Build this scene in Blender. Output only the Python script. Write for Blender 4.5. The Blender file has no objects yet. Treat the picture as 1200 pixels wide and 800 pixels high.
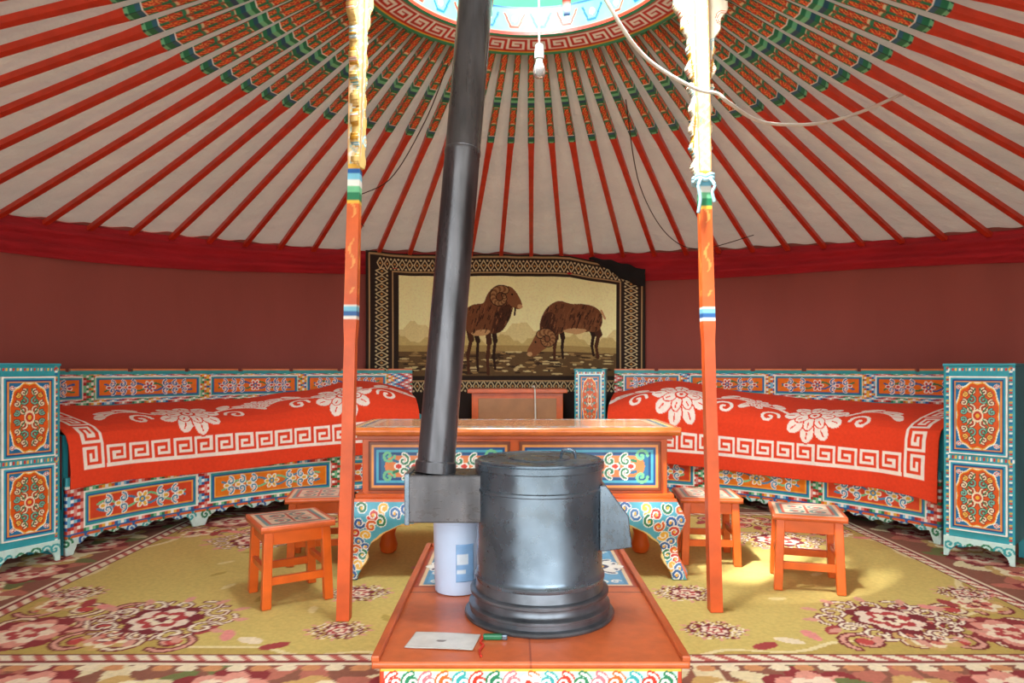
import bpy, math, random
import numpy as np
from mathutils import Matrix, Vector, Euler
random.seed(4); rng=np.random.RandomState(3)
CX,CY=.07,2.5
D2R=math.pi/180
sc=bpy.context.scene
sc.view_settings.view_transform='Standard'
def lin(c):
    out=[]
    for v in c[:3]:
        v=v/255.0
        out.append(v/12.92 if v<=.04045 else ((v+.055)/1.055)**2.4)
    return tuple(out)
# ---------- palette
ORANGE=(222,100,32); RED=(208,54,34); DRED=(160,30,28); TEAL=(50,164,166); BLUE=(30,98,168); LBLUE=(126,202,226)
WHITE=(246,244,234); GREEN=(34,126,84); LGREEN=(118,200,148); YEL=(242,188,66); MAROON=(104,22,34); CREAM=(240,224,190); PINK=(232,150,140); GOLD=(205,150,50); NAVY=(20,40,90)
# ---------- materials
def new_mat(name):
    m=bpy.data.materials.new(name); m.use_nodes=True
    nt=m.node_tree; b=nt.nodes['Principled BSDF']
    return m,nt,b
def add_bump(nt,b,scale,strength,dist=.002,detail=4,vec=None):
    n=nt.nodes.new('ShaderNodeTexNoise'); n.inputs['Scale'].default_value=scale; n.inputs['Detail'].default_value=detail
    tc=nt.nodes.new('ShaderNodeTexCoord'); 
    if vec:
        mp=nt.nodes.new('ShaderNodeMapping'); mp.inputs['Scale'].default_value=vec
        nt.links.new(tc.outputs['Object'],mp.inputs['Vector']); nt.links.new(mp.outputs[0],n.inputs['Vector'])
    else: nt.links.new(tc.outputs['Object'],n.inputs['Vector'])
    bp=nt.nodes.new('ShaderNodeBump'); bp.inputs['Strength'].default_value=strength; bp.inputs['Distance'].default_value=dist
    nt.links.new(n.outputs['Fac'],bp.inputs['Height']); nt.links.new(bp.outputs[0],b.inputs['Normal'])
    return n
def vary(nt,b,src,scale,lo,hi,vec=None):
    n=nt.nodes.new('ShaderNodeTexNoise'); n.inputs['Scale'].default_value=scale; n.inputs['Detail'].default_value=5
    tc=nt.nodes.new('ShaderNodeTexCoord')
    if vec:
        mp=nt.nodes.new('ShaderNodeMapping'); mp.inputs['Scale'].default_value=vec
        nt.links.new(tc.outputs['Object'],mp.inputs['Vector']); nt.links.new(mp.outputs[0],n.inputs['Vector'])
    else: nt.links.new(tc.outputs['Object'],n.inputs['Vector'])
    mr=nt.nodes.new('ShaderNodeMapRange'); mr.inputs['From Min'].default_value=.3; mr.inputs['From Max'].default_value=.7
    mr.inputs['To Min'].default_value=lo; mr.inputs['To Max'].default_value=hi
    nt.links.new(n.outputs['Fac'],mr.inputs['Value'])
    mx=nt.nodes.new('ShaderNodeMix'); mx.data_type='RGBA'; mx.blend_type='MULTIPLY'; mx.inputs['Factor'].default_value=1
    if hasattr(src,'links'): nt.links.new(src,mx.inputs[6])
    else: mx.inputs[6].default_value=(*src,1)
    cb=nt.nodes.new('ShaderNodeCombineColor')
    for i in range(3): nt.links.new(mr.outputs[0],cb.inputs[i])
    nt.links.new(cb.outputs[0],mx.inputs[7])
    nt.links.new(mx.outputs[2],b.inputs['Base Color'])
    return mx.outputs[2]
def mat_plain(name,c,rough=.6,metal=0,lo=.85,hi=1.1,vs=8,bs=60,bst=.2,bd=.002,vec=None,bvec=None):
    m,nt,b=new_mat(name); vary(nt,b,lin(c),vs,lo,hi,vec)
    b.inputs['Roughness'].default_value=rough; b.inputs['Metallic'].default_value=metal
    if bst: add_bump(nt,b,bs,bst,bd,vec=bvec)
    return m
def mat_vc(name,rough=.5,lo=.88,hi=1.08,vs=25,bs=80,bst=.2,bd=.002,sheen=0):
    m,nt,b=new_mat(name); a=nt.nodes.new('ShaderNodeAttribute'); a.attribute_name='Col'
    vary(nt,b,a.outputs['Color'],vs,lo,hi)
    b.inputs['Roughness'].default_value=rough
    if sheen: b.inputs['Sheen Weight'].default_value=sheen
    if bst: add_bump(nt,b,bs,bst,bd)
    return m
M_paint=mat_vc('painted_wood',.28,bst=.12)
M_pole=mat_vc('painted_pole_wood',.42,lo=.82,hi=1.1,vs=12)
M_blanket=mat_vc('woven_blanket',.95,vs=60,lo=.94,hi=1.05,bs=200,bst=.25,bd=.003)
M_carpet=mat_vc('carpet_pile',.97,vs=60,lo=.9,hi=1.07,bs=260,bst=.35,bd=.004)
M_tap=mat_vc('tapestry_weave',.95,vs=70,lo=.92,hi=1.08,bs=260,bst=.3)
M_orange=mat_plain('orange_wood',ORANGE,.28,lo=.8,hi=1.1,vs=10,bs=40,bst=.12)
M_orange2=mat_plain('worn_orange_board',(200,96,50),.33,lo=.72,hi=1.12,vs=6,bs=30)
M_red=mat_plain('red_wood',RED,.45)
M_teal=mat_plain('teal_wood',(50,152,164),.45)
M_dark=mat_plain('dark_wood',(70,48,36),.6)
def steel(name,c,met,lo,hi,r0,r1,bump,vec=None):
    m,nt,b=new_mat(name)
    vary(nt,b,lin(c),6,lo,hi,vec)
    b.inputs['Metallic'].default_value=met
    add_bump(nt,b,5,bump,.008,detail=2)
    n2=nt.nodes.new('ShaderNodeTexNoise'); n2.inputs['Scale'].default_value=7; n2.inputs['Detail'].default_value=8
    mr=nt.nodes.new('ShaderNodeMapRange'); mr.inputs['From Min'].default_value=.35; mr.inputs['From Max'].default_value=.65; mr.inputs['To Min'].default_value=r0; mr.inputs['To Max'].default_value=r1
    nt.links.new(n2.outputs['Fac'],mr.inputs['Value']); nt.links.new(mr.outputs[0],b.inputs['Roughness'])
    return m
M_steel=steel('blued_sheet_steel',(118,134,148),.75,.5,1.2,.2,.4,.25)
M_pipe=steel('sooty_pipe_steel',(98,98,102),.65,.45,1.2,.22,.42,.2,(3,3,.6))
M_base=mat_plain('rusty_cast_base',(112,118,126),.34,.7,lo=.5,hi=1.2,vs=12,bs=30,bst=.25)
M_white=mat_plain('white_enamel',(225,228,232),.35,lo=.95,hi=1.02)
M_mattress=mat_plain('mattress_cloth',(150,44,36),.9)
M_wall=mat_plain('wall_red_brown_cloth',(156,80,70),.95,lo=.9,hi=1.06,vs=1.2,vec=(2,2,.6),bs=4,bst=.3,bd=.02,bvec=(2,2,.8))
M_val=mat_plain('crimson_valance_cloth',(180,30,40),.9,lo=.8,hi=1.12,vs=3,vec=(1,1,4),bs=6,bst=.6,bd=.03,bvec=(1,1,6))
M_floor=mat_plain('worn_floor_sheet',(150,118,88),.6,lo=.7,hi=1.1,vs=3)
M_rope=mat_plain('white_rope',(232,226,214),.85,bs=200,bst=.6)
M_roof,nt,b=new_mat('roof_cream_cloth')
o=vary(nt,b,lin((192,186,170)),1.8,.76,1.08)
b.inputs['Roughness'].default_value=.95
add_bump(nt,b,6,.9,.05)
tr=nt.nodes.new('ShaderNodeBsdfTranslucent'); tr.inputs['Color'].default_value=(*lin((225,210,195)),1)
ms=nt.nodes.new('ShaderNodeMixShader'); ms.inputs[0].default_value=.03
out=nt.nodes['Material Output']; nt.links.new(b.outputs[0],ms.inputs[1]); nt.links.new(tr.outputs[0],ms.inputs[2]); nt.links.new(ms.outputs[0],out.inputs[0])
M_cover,nt,b=new_mat('teal_cover_cloth')
vary(nt,b,lin((120,214,188)),3,.85,1.05); b.inputs['Roughness'].default_value=.9
add_bump(nt,b,5,.5,.03)
tr=nt.nodes.new('ShaderNodeBsdfTranslucent'); tr.inputs['Color'].default_value=(*lin((110,205,175)),1)
ms=nt.nodes.new('ShaderNodeMixShader'); ms.inputs[0].default_value=.12
out=nt.nodes['Material Output']; nt.links.new(b.outputs[0],ms.inputs[1]); nt.links.new(tr.outputs[0],ms.inputs[2]); nt.links.new(ms.outputs[0],out.inputs[0])

# ---------- painter
class Painter:
    def __init__(s,X,Y,base):
        s.X=X; s.Y=Y; s.C=np.tile(np.array(lin(base)),(len(X),1))
    def put(s,m,c): s.C[m]=lin(c)
    def rect(s,x0,x1,y0,y1,c): s.put((s.X>=x0)&(s.X<=x1)&(s.Y>=y0)&(s.Y<=y1),c)
    def ell(s,cx,cy,a,b,c,ang=0):
        R=max(a,b); i=np.nonzero((abs(s.X-cx)<=R)&(abs(s.Y-cy)<=R))[0]
        if len(i)==0: return
        dx=s.X[i]-cx; dy=s.Y[i]-cy; ca,sa=math.cos(ang),math.sin(ang)
        u=(dx*ca+dy*sa)/a; v=(-dx*sa+dy*ca)/b
        s.C[i[u*u+v*v<=1]]=lin(c)
    def stroke(s,pts,w,c):
        pts=np.asarray(pts,float); mn=pts.min(0)-w; mx=pts.max(0)+w
        i=np.nonzero((s.X>=mn[0])&(s.X<=mx[0])&(s.Y>=mn[1])&(s.Y<=mx[1]))[0]
        if len(i)==0: return
        x=s.X[i]; y=s.Y[i]; best=np.full(len(i),1e9)
        for a,b_ in zip(pts[:-1],pts[1:]):
            d=b_-a; L=d@d+1e-12
            t=np.clip(((x-a[0])*d[0]+(y-a[1])*d[1])/L,0,1)
            best=np.minimum(best,(x-a[0]-t*d[0])**2+(y-a[1]-t*d[1])**2)
        s.C[i[best<(w/2)**2]]=lin(c)
    def poly(s,pts,c):
        pts=np.asarray(pts,float); mn=pts.min(0); mx=pts.max(0)
        i=np.nonzero((s.X>=mn[0])&(s.X<=mx[0])&(s.Y>=mn[1])&(s.Y<=mx[1]))[0]
        if len(i)==0: return
        s.C[i[inpoly(s.X[i],s.Y[i],pts)]]=lin(c)
    def frame(s,x0,x1,y0,y1,cols,w):
        for c in cols:
            s.rect(x0,x1,y0,y1,c); x0+=w;x1-=w;y0+=w;y1-=w
def inpoly(x,y,pts):
    ins=np.zeros(len(x),bool); n=len(pts)
    for k in range(n):
        x1,y1=pts[k]; x2,y2=pts[(k+1)%n]
        if y1==y2: continue
        c=((y1>y)!=(y2>y))&(x<(x2-x1)*(y-y1)/(y2-y1)+x1)
        ins^=c
    return ins
def smooth_poly(pts,n=5):
    pts=np.asarray(pts,float); N=len(pts); out=[]
    for i in range(N):
        p0,p1,p2,p3=pts[i-1],pts[i],pts[(i+1)%N],pts[(i+2)%N]
        for k in range(n):
            t=k/n; out.append(.5*((2*p1)+(-p0+p2)*t+(2*p0-5*p1+4*p2-p3)*t*t+(-p0+3*p1-3*p2+p3)*t**3))
    return np.array(out)
def spiral(cx,cy,r,turns,a0,sg=1,n=22,end=.15):
    t=np.linspace(0,1,n); rr=r*(1-(1-end)*t); a=a0+sg*2*math.pi*turns*t
    return np.stack([cx+rr*np.cos(a),cy+rr*np.sin(a)],1)
def ornament(P,cx,cy,w,h,c1=BLUE,c2=WHITE,c3=GREEN,c4=RED):
    lw=max(.008,.12*h)
    t=np.linspace(-.48,.48,34)
    for s in (1,-1):
        P.stroke(np.stack([cx+t*w,cy+s*.26*h*np.sin(t*w/h*2.6+.5)],1),lw,c3 if s>0 else c1)
    n=max(1,int(w/h/1.9))
    for sx in (-1,1):
        for k in range(n):
            x=cx+sx*(.13+.33*(k+.5)/n)*w
            for sy in (-1,1):
                sp=spiral(x,cy+sy*.24*h,.25*h,.9,math.pi*.5*sy,sx*sy)
                P.stroke(sp,lw*1.5,c2); P.stroke(sp,lw*.7,c1)
            P.ell(x+sx*.1*w/n,cy,.2*h,.15*h,c2); P.ell(x+sx*.1*w/n,cy,.13*h,.09*h,c4)
    for k in range(6):
        a=k*math.pi/3
        P.ell(cx+.28*h*math.cos(a),cy+.28*h*math.sin(a),.2*h,.14*h,c2,a)
        P.ell(cx+.28*h*math.cos(a),cy+.28*h*math.sin(a),.13*h,.08*h,c4,a)
    P.ell(cx,cy,.17*h,.17*h,c1); P.ell(cx,cy,.08*h,.08*h,YEL)
def medallion(P,cx,cy,w,h):
    # scalloped lozenge on a turquoise field, filled with dense curling lattice
    a=np.abs(P.X-cx)/(.5*w); b=np.abs(P.Y-cy)/(.5*h)
    q=a**2.4+b**2.8+.07*np.cos(np.arctan2(b,a)*12)
    inside=(a<=1.02)&(b<=1.02)
    P.put(inside&(q<1.12),WHITE); P.put(inside&(q<1.02),YEL); P.put(inside&(q<.92),(222,88,26))
    for sx in (-1,1):
        for sy in (-1,1):
            for (fx,fy,r,c) in ((.17,.10,.13,CREAM),(.15,.24,.12,(110,190,170)),(.15,.37,.10,CREAM),(.34,.06,.09,(110,190,170)),(.33,.20,.09,CREAM),(.30,.32,.07,(240,190,90))):
                sp=spiral(cx+sx*fx*w,cy+sy*fy*h,r*w,1.2,math.pi/2*sy,sx*sy)
                P.stroke(sp,.07*w,MAROON); P.stroke(sp,.036*w,c)
            P.stroke([(cx+sx*.05*w,cy+sy*.42*h),(cx+sx*.26*w,cy+sy*.16*h),(cx+sx*.05*w,cy)],.03*w,GREEN)
            sp=spiral(cx+sx*.44*w,cy+sy*.44*h,.07*w,1.1,0,sx*sy); P.stroke(sp,.045*w,WHITE); P.stroke(sp,.02*w,RED)
    P.ell(cx,cy,.14*w,.1*h,CREAM); P.ell(cx,cy,.1*w,.07*h,RED); P.ell(cx,cy,.05*w,.035*h,YEL)
KEY=np.array([[ch=='#' for ch in r] for r in ["#######.","#.....#.","#.###.#.","#.#...#.","#.#####.","#.......","########"]])
def meander(P,x0,x1,y0,y1,c,vertical=False,flip=False):
    m=(P.X>=x0)&(P.X<=x1)&(P.Y>=y0)&(P.Y<=y1); i=np.nonzero(m)[0]
    if len(i)==0: return
    if vertical: a=P.Y[i]-y0; h=(P.X[i]-x0)/(x1-x0)
    else: a=P.X[i]-x0; h=(P.Y[i]-y0)/(y1-y0)
    if flip: h=1-h
    unit=((x1-x0) if vertical else (y1-y0))/7.0
    row=np.clip(((1-h)*7).astype(int),0,6); colm=(a/unit).astype(int)%8
    P.C[i[KEY[row,colm]]]=lin(c)
RB=[BLUE,LBLUE,WHITE,LBLUE,BLUE,DRED,RED,PINK,WHITE,PINK,RED,DRED,GREEN,LGREEN,WHITE,LGREEN,GREEN,ORANGE,YEL,WHITE,YEL,ORANGE]
RBA=np.array([lin(c) for c in RB])
def mosaic(P,x0,x1,y0,y1,cell=.014):
    m=(P.X>=x0)&(P.X<=x1)&(P.Y>=y0)&(P.Y<=y1)
    a=np.floor(P.X[m]/cell).astype(int); b_=np.floor((P.Y[m]-y0)/cell).astype(int)
    P.C[m]=RBA[(a+np.abs((b_%6)-3)*2)%len(RB)]
def flower(P,cx,cy,r,cols,n=7,seed=0):
    rr=np.random.RandomState(seed)
    for k,c in enumerate(cols):
        q=r*(1-k/len(cols))
        m=max(4,n-k)
        for j in range(m):
            a=2*math.pi*(j+.5*k)/m+rr.rand()*.3
            P.ell(cx+.55*q*math.cos(a),cy+.55*q*math.sin(a),.5*q,.36*q,c,a)
        P.ell(cx,cy,.5*q,.5*q,c)
# ---------- mesh helpers
INV={}
def link(o,parent=None,world=False):
    sc.collection.objects.link(o)
    if parent is not None:
        if world: o.data.transform(INV[parent.name])
        o.parent=parent
    return o
def mesh_arrays(name,V,F,C=None,smooth=True):
    me=bpy.data.meshes.new(name); V=np.asarray(V,np.float32); F=np.asarray(F,np.int32)
    me.vertices.add(len(V)); me.vertices.foreach_set('co',V.ravel())
    me.loops.add(F.size); me.loops.foreach_set('vertex_index',F.ravel())
    me.polygons.add(len(F)); me.polygons.foreach_set('loop_start',np.arange(len(F),dtype=np.int32)*F.shape[1])
    me.update(calc_edges=True)
    me.polygons.foreach_set('use_smooth',np.full(len(F),smooth))
    if C is not None:
        ca=me.color_attributes.new('Col','FLOAT_COLOR','POINT')
        ca.data.foreach_set('color',np.concatenate([C,np.ones((len(C),1))],1).astype(np.float32).ravel())
    me.validate()
    return me
def grid(name,u,v,step,posf,mat,paint=None,base=ORANGE,parent=None,world=False,solid=0,mask=None,nu=None,nv=None,smooth=True):
    nu=nu or max(2,int(abs(u[1]-u[0])/step)+1); nv=nv or max(2,int(abs(v[1]-v[0])/step)+1)
    U,V=np.meshgrid(np.linspace(u[0],u[1],nu),np.linspace(v[0],v[1],nv)); U=U.ravel(); V=V.ravel()
    x,y,z=posf(U,V); pos=np.stack([x+0*U,y+0*U,z+0*U],1)
    idx=np.arange(nu*nv).reshape(nv,nu)
    F=np.stack([idx[:-1,:-1],idx[:-1,1:],idx[1:,1:],idx[1:,:-1]],-1).reshape(-1,4)
    C=None
    if paint: P=Painter(U,V,base); paint(P); C=P.C
    if mask is not None:
        k=mask(U,V); F=F[k[F].all(1)]; used=np.zeros(len(U),bool); used[F.ravel()]=True
        remap=np.cumsum(used)-1; F=remap[F]; pos=pos[used]; C=C[used] if C is not None else None
    me=mesh_arrays(name,pos,F,C,smooth); me.materials.append(mat)
    o=bpy.data.objects.new(name,me); link(o,parent,world)
    if solid:
        md=o.modifiers.new('thickness','SOLIDIFY'); md.thickness=solid; md.offset=0
    return o
def pyobj(name,verts,faces,mat,parent=None,world=False,smooth=False,bevel=0):
    me=bpy.data.meshes.new(name); me.from_pydata([tuple(v) for v in verts],[],faces); me.update()
    if smooth:
        for p in me.polygons: p.use_smooth=True
    me.materials.append(mat); o=bpy.data.objects.new(name,me); link(o,parent,world)
    if bevel:
        md=o.modifiers.new('bevel','BEVEL'); md.width=bevel; md.segments=2; md.limit_method='ANGLE'
    return o
def box(name,x0,x1,y0,y1,z0,z1,mat,parent=None,world=False,bevel=.003,taper=0):
    v=[(x0,y0,z0),(x1,y0,z0),(x1,y1,z0),(x0,y1,z0),(x0,y0,z1),(x1,y0,z1),(x1,y1,z1),(x0,y1,z1)]
    f=[(0,3,2,1),(4,5,6,7),(0,1,5,4),(1,2,6,5),(2,3,7,6),(3,0,4,7)]
    return pyobj(name,v,f,mat,parent,world,bevel=bevel)
def lathe(name,prof,c,mat,parent=None,world=False,seg=48,axis=None,tilt=None):
    V=[];F=[]
    for r,z in prof:
        for k in range(seg):
            a=2*math.pi*k/seg; V.append(Vector((r*math.cos(a),r*math.sin(a),z)))
    n=len(prof)
    for i in range(n-1):
        for k in range(seg):
            a=i*seg+k; b_=i*seg+(k+1)%seg; F.append((a,b_,b_+seg,a+seg))
    F.append(tuple(range(seg-1,-1,-1))); F.append(tuple((n-1)*seg+k for k in range(seg)))
    if tilt is not None: V=[tilt@v for v in V]
    V=[v+Vector(c) for v in V]
    o=pyobj(name,V,F,mat,parent,world,smooth=True)
    md=o.modifiers.new('edge','EDGE_SPLIT'); md.split_angle=40*D2R
    return o
def tube(name,pts,r,mat,parent=None,world=False,seg=8,sm=True,closed_r=None):
    pts=[Vector(p) for p in pts]
    if sm and len(pts)>2:
        out=[]
        for i in range(len(pts)-1):
            p0=pts[max(i-1,0)];p1=pts[i];p2=pts[i+1];p3=pts[min(i+2,len(pts)-1)]
            for k in range(8):
                t=k/8; out.append(.5*((2*p1)+(-p0+p2)*t+(2*p0-5*p1+4*p2-p3)*t*t+(-p0+3*p1-3*p2+p3)*t**3))
        out.append(pts[-1]); pts=out
    V=[];F=[]
    up=Vector((0,0,1))
    for i,p in enumerate(pts):
        d=(pts[min(i+1,len(pts)-1)]-pts[max(i-1,0)]).normalized()
        ref=up if abs(d.z)<.95 else Vector((0,1,0))
        a=d.cross(ref).normalized(); b_=d.cross(a)
        for k in range(seg):
            t=2*math.pi*k/seg; V.append(p+r*(a*math.cos(t)+b_*math.sin(t)))
    for i in range(len(pts)-1):
        for k in range(seg):
            a=i*seg+k;b_=i*seg+(k+1)%seg; F.append((a,b_,b_+seg,a+seg))
    F.append(tuple(range(seg-1,-1,-1))); F.append(tuple((len(pts)-1)*seg+k for k in range(seg)))
    return pyobj(name,V,F,mat,parent,world,smooth=True)
def tag(o,label,cat,group=None):
    o['label']=label; o['category']=cat
    if group: o['group']=group
    return o
def thing(name,label,cat,loc=(0,0,0),rz=0,group=None):
    e=bpy.data.objects.new(name,None); e.empty_display_size=.1; sc.collection.objects.link(e)
    e.location=loc; e.rotation_euler=(0,0,rz)
    INV[e.name]=(Matrix.Translation(Vector(loc))@Matrix.Rotation(rz,4,'Z')).inverted()
    return tag(e,label,cat,group)
def copy_thing(root,loc,rz,label):
    n=root.copy(); sc.collection.objects.link(n); n.location=loc; n.rotation_euler=(0,0,rz); n['label']=label
    for c in root.children:
        k=c.copy(); sc.collection.objects.link(k); k.parent=n
    return n
def polar(th,r): return CX+r*np.sin(th),CY+r*np.cos(th)
def arcbox(name,r0,r1,z0,z1,t0,t1,mat,parent,n=30):
    V=[];F=[]
    for k in range(n+1):
        th=t0+(t1-t0)*k/n
        for r,z in ((r0,z0),(r1,z0),(r1,z1),(r0,z1)):
            x,y=polar(th,r); V.append((x,y,z))
    for k in range(n):
        for j in range(4):
            a=k*4+j;b_=k*4+(j+1)%4; F.append((a,b_,b_+4,a+4))
    F.append((3,2,1,0)); F.append((n*4,n*4+1,n*4+2,n*4+3))
    return pyobj(name,V,F,mat,parent,True)
def sqwrap(name,zs,hw,paint,mat,parent=None,world=False,nper=7,base=RED,hd=None,lean=None):
    nu=nper*4+1; hd=hd or hw
    zs=np.asarray(zs); U,V=np.meshgrid(np.linspace(0,4,nu)[:-1],zs); U=U.ravel();V=V.ravel()
    f=np.floor(U).astype(int); s=(U-f)*2-1; w=hw(V); d=hd(V)
    x=np.where(f==0,s*w,np.where(f==1,w,np.where(f==2,-s*w,-w)))
    y=np.where(f==0,-d,np.where(f==1,s*d,np.where(f==2,d,-s*d)))
    if lean: x=x+lean[0](V); y=y+lean[1](V)
    n=nu-1; idx=np.arange(n*len(zs)).reshape(len(zs),n); nx=np.roll(idx,-1,1)
    F=np.stack([idx[:-1],nx[:-1],nx[1:],idx[1:]],-1).reshape(-1,4)
    P=Painter((U-f),V,base); P.face=f; paint(P)
    me=mesh_arrays(name,np.stack([x,y,V],1),F,P.C,False)
    me.materials.append(mat); o=bpy.data.objects.new(name,me); link(o,parent,world); return o

# ================= SETTING =================
def ez(th):
    a=np.abs(th)/(65*D2R); k=np.where(th<0,.085,.15)
    return 1.80-k*np.minimum(1.3,a*a)
def roofz(r,th): 
    f=(r-.69)/(3.08-.69); return 2.42+(ez(th)-2.42)*f
T=lambda a:a*D2R
def wallpos(U,V):
    x,y=polar(U,3.1+.004*np.sin(U*60)+.006*np.sin(U*23)); return x,y,V*(ez(U)+.06)
w=grid('wall_back',(T(-146),T(146)),(0,1),1,wallpos,M_wall,nu=480,nv=12,solid=.02); w['kind']='structure'
def valpos(U,V):
    r=3.075-.035*np.exp(-((V-.75)/.12)**2)-.03*np.exp(-((V-.3)/.1)**2)+.006*np.sin(U*70+V*3)
    x,y=polar(U,r); return x,y,ez(U)+.03-V*(.2+.02*np.sin(U*5))
w=grid('trim_1',(T(-145),T(145)),(0,1),1,valpos,M_val,nu=600,nv=24,solid=.006); w['kind']='structure'
def roofpos(U,V):
    r=.74+V*(3.16-.74); x,y=polar(U,r); return x,y,roofz(r,U)+.045+.008*np.cos(U*78-.35*2*math.pi)+.008*np.sin(V*22+np.sin(U*9)*2)
w=grid('ceiling',(-math.pi,math.pi),(0,1),1,roofpos,M_roof,nu=900,nv=60); w['kind']='structure'
fl=lathe('floor',[(3.4,-.07),(3.4,-.0105)],(CX,CY,0),M_floor,seg=96); fl['kind']='structure'

# ---------- roof poles
def polepaint(P):
    s=P.X; x=P.Y
    P.put(x>.85,(214,62,34))
    d=abs(s-.5)
    def scroll(a,b_,p=.07):
        m=(x>=a)&(x<b_); ph=(x-a)/p
        P.put(m,(34,124,84)); 
        P.put(m&(d<.36+.06*np.cos(2*np.pi*ph)),(208,54,30))
        q=.22*np.sin(2*np.pi*ph)
        P.put(m&(abs(s-.5-q)<.11),(244,160,76)); P.put(m&(abs(s-.5-q)<.05),(160,28,24))
        P.put(m&(abs(s-.5+q)<.08),(244,130,70))
        P.put(m&((ph%2)<.35)&(d<.3),(60,140,96)); P.put(m&((ph%2)<.12)&(d<.3),(236,214,170))
    scroll(.04,.38); scroll(.47,.73)
    for a,b_,c in ((0,.04,BLUE),(.38,.385,WHITE),(.385,.41,GREEN),(.41,.43,LGREEN),(.43,.45,(40,84,110)),(.45,.47,GREEN),(.73,.736,WHITE),(.736,.76,(50,104,130)),(.76,.785,GREEN),(.785,.80,LGREEN),(.80,.85,(214,62,34))):
        P.put((x>=a)&(x<b_),c)
    m=(x>.735)&(x<.80); P.put(m&(d>.5-(x-.735)*2.2),(30,80,60))
zs=list(np.linspace(0,.9,170))+[1.2,1.8,2.46]
hw=lambda z: np.interp(z,[0,.3,.8,.88,1.2,2.46],[.0145,.0172,.0195,.017,.0155,.0155])
NP=78; pole0=None
for k in range(-25,26):
    th=(k+.35)*2*math.pi/NP
    x0,y0=polar(th,.70); x1,y1=polar(th,3.07)
    a=Vector((x0,y0,2.425)); e=Vector((x1,y1,float(ez(th))+.01)); d=(e-a); L=d.length; d.normalize()
    side=Vector((math.cos(th),-math.sin(th),0)); nrm=d.cross(side).normalized()
    if nrm.z<0: nrm=-nrm
    Y=nrm; X=Y.cross(d).normalized()
    if pole0 is None:
        pole0=sqwrap('roof_pole',zs,hw,polepaint,M_pole,nper=8,hd=lambda z:hw(z)*.8); o=pole0
    else:
        o=pole0.copy(); sc.collection.objects.link(o)
    Mx=Matrix(((X.x,Y.x,d.x,a.x),(X.y,Y.y,d.y,a.y),(X.z,Y.z,d.z,a.z),(0,0,0,1)))
    o.matrix_world=Mx@Matrix.Diagonal((1,1,L/2.46,1))
    tag(o,'red wooden roof pole with painted green and gold scrolls','roof pole','painted poles holding up the round roof')

# ---------- crown ring
crown=thing('round_skylight','round painted wooden crown ring with curved ribs at the roof top','roof ring',(CX,CY,2.37))
def ringpos(U,V):
    r=np.interp(V,[0,1,2,3,4],[.56,.70,.71,.56,.56]); z=np.interp(V,[0,1,2,3,4],[2.395,2.37,2.49,2.52,2.395])
    x,y=polar(U,r); return x,y,z
def ringpaint(P):
    X0=P.X.copy(); Y0=P.Y.copy()
    P.put(Y0<=1,(196,50,36)); P.put((Y0>3),(120,208,180)); P.put((Y0<=.1),(50,160,120)); P.put((Y0>.86)&(Y0<=1.1),(50,150,110)); P.put((Y0>.8)&(Y0<=.86),YEL)
    P.X=X0*.62; P.Y=np.where(Y0<=1,Y0*.14,99)
    meander(P,-3,3,.022,.104,WHITE)
    P.Y=np.where(Y0>=3,(Y0-3)*.125,99)
    n=30
    for k in range(n):
        a=(-math.pi+2*math.pi*(k+.5)/n)*.62
        P.stroke([(a-.05,.03),(a-.02,.09),(a+.02,.09),(a+.05,.03)],.01,[RED,BLUE][k%2]); P.ell(a,.055,.014,.014,WHITE)
    P.rect(-9,9,.112,.13,RED); P.rect(-9,9,0,.012,BLUE)
    P.X=X0; P.Y=Y0
grid('outer_ring',(-math.pi,math.pi),(0,4),1,ringpos,M_paint,ringpaint,parent=crown,world=True,nu=1000,nv=81,smooth=False)
for k in range(10):
    th=(k+.5)*36*D2R
    n=14; pts=[]
    for j in range(n):
        t=j/(n-1); r=.57*math.cos(t*math.pi/2*.93); z=2.47+.26*math.sin(t*math.pi/2)
        x,y=polar(th,r); pts.append((x,y,z))
    o=tube('crown_rib',pts,.02,M_teal,crown,True,seg=6,sm=False)
    me=o.data; ca=me.color_attributes.new('Col','FLOAT_COLOR','POINT')
    cols=[BLUE,WHITE,RED,GREEN,LBLUE,WHITE,ORANGE]
    for i in range(len(me.vertices)): ca.data[i].color=(*lin(cols[(i//6)%7]),1)
    me.materials[0]=M_paint
lathe('crown_hub',[(.02,2.69),(.09,2.69),(.1,2.71),(.09,2.76),(.02,2.77)],(CX,CY,0),M_orange,crown,True,seg=24)
def covpos(U,V):
    r=.92*(1-V); x,y=polar(U,r); return x,y,2.53+.28*np.sin(V*math.pi/2)-.03*(V<.05)+.008*np.sin(U*17)
cv=grid('cloth_cover',(-math.pi,math.pi),(0,1),1,covpos,M_cover,nu=160,nv=40,parent=crown,world=True,mask=lambda U,V:(.92*(1-V)*np.cos(U)>.12)|((.92*(1-V)*np.sin(U)<-.5)))
cv['label']='teal cloth cover lying over the skylight'

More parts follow.
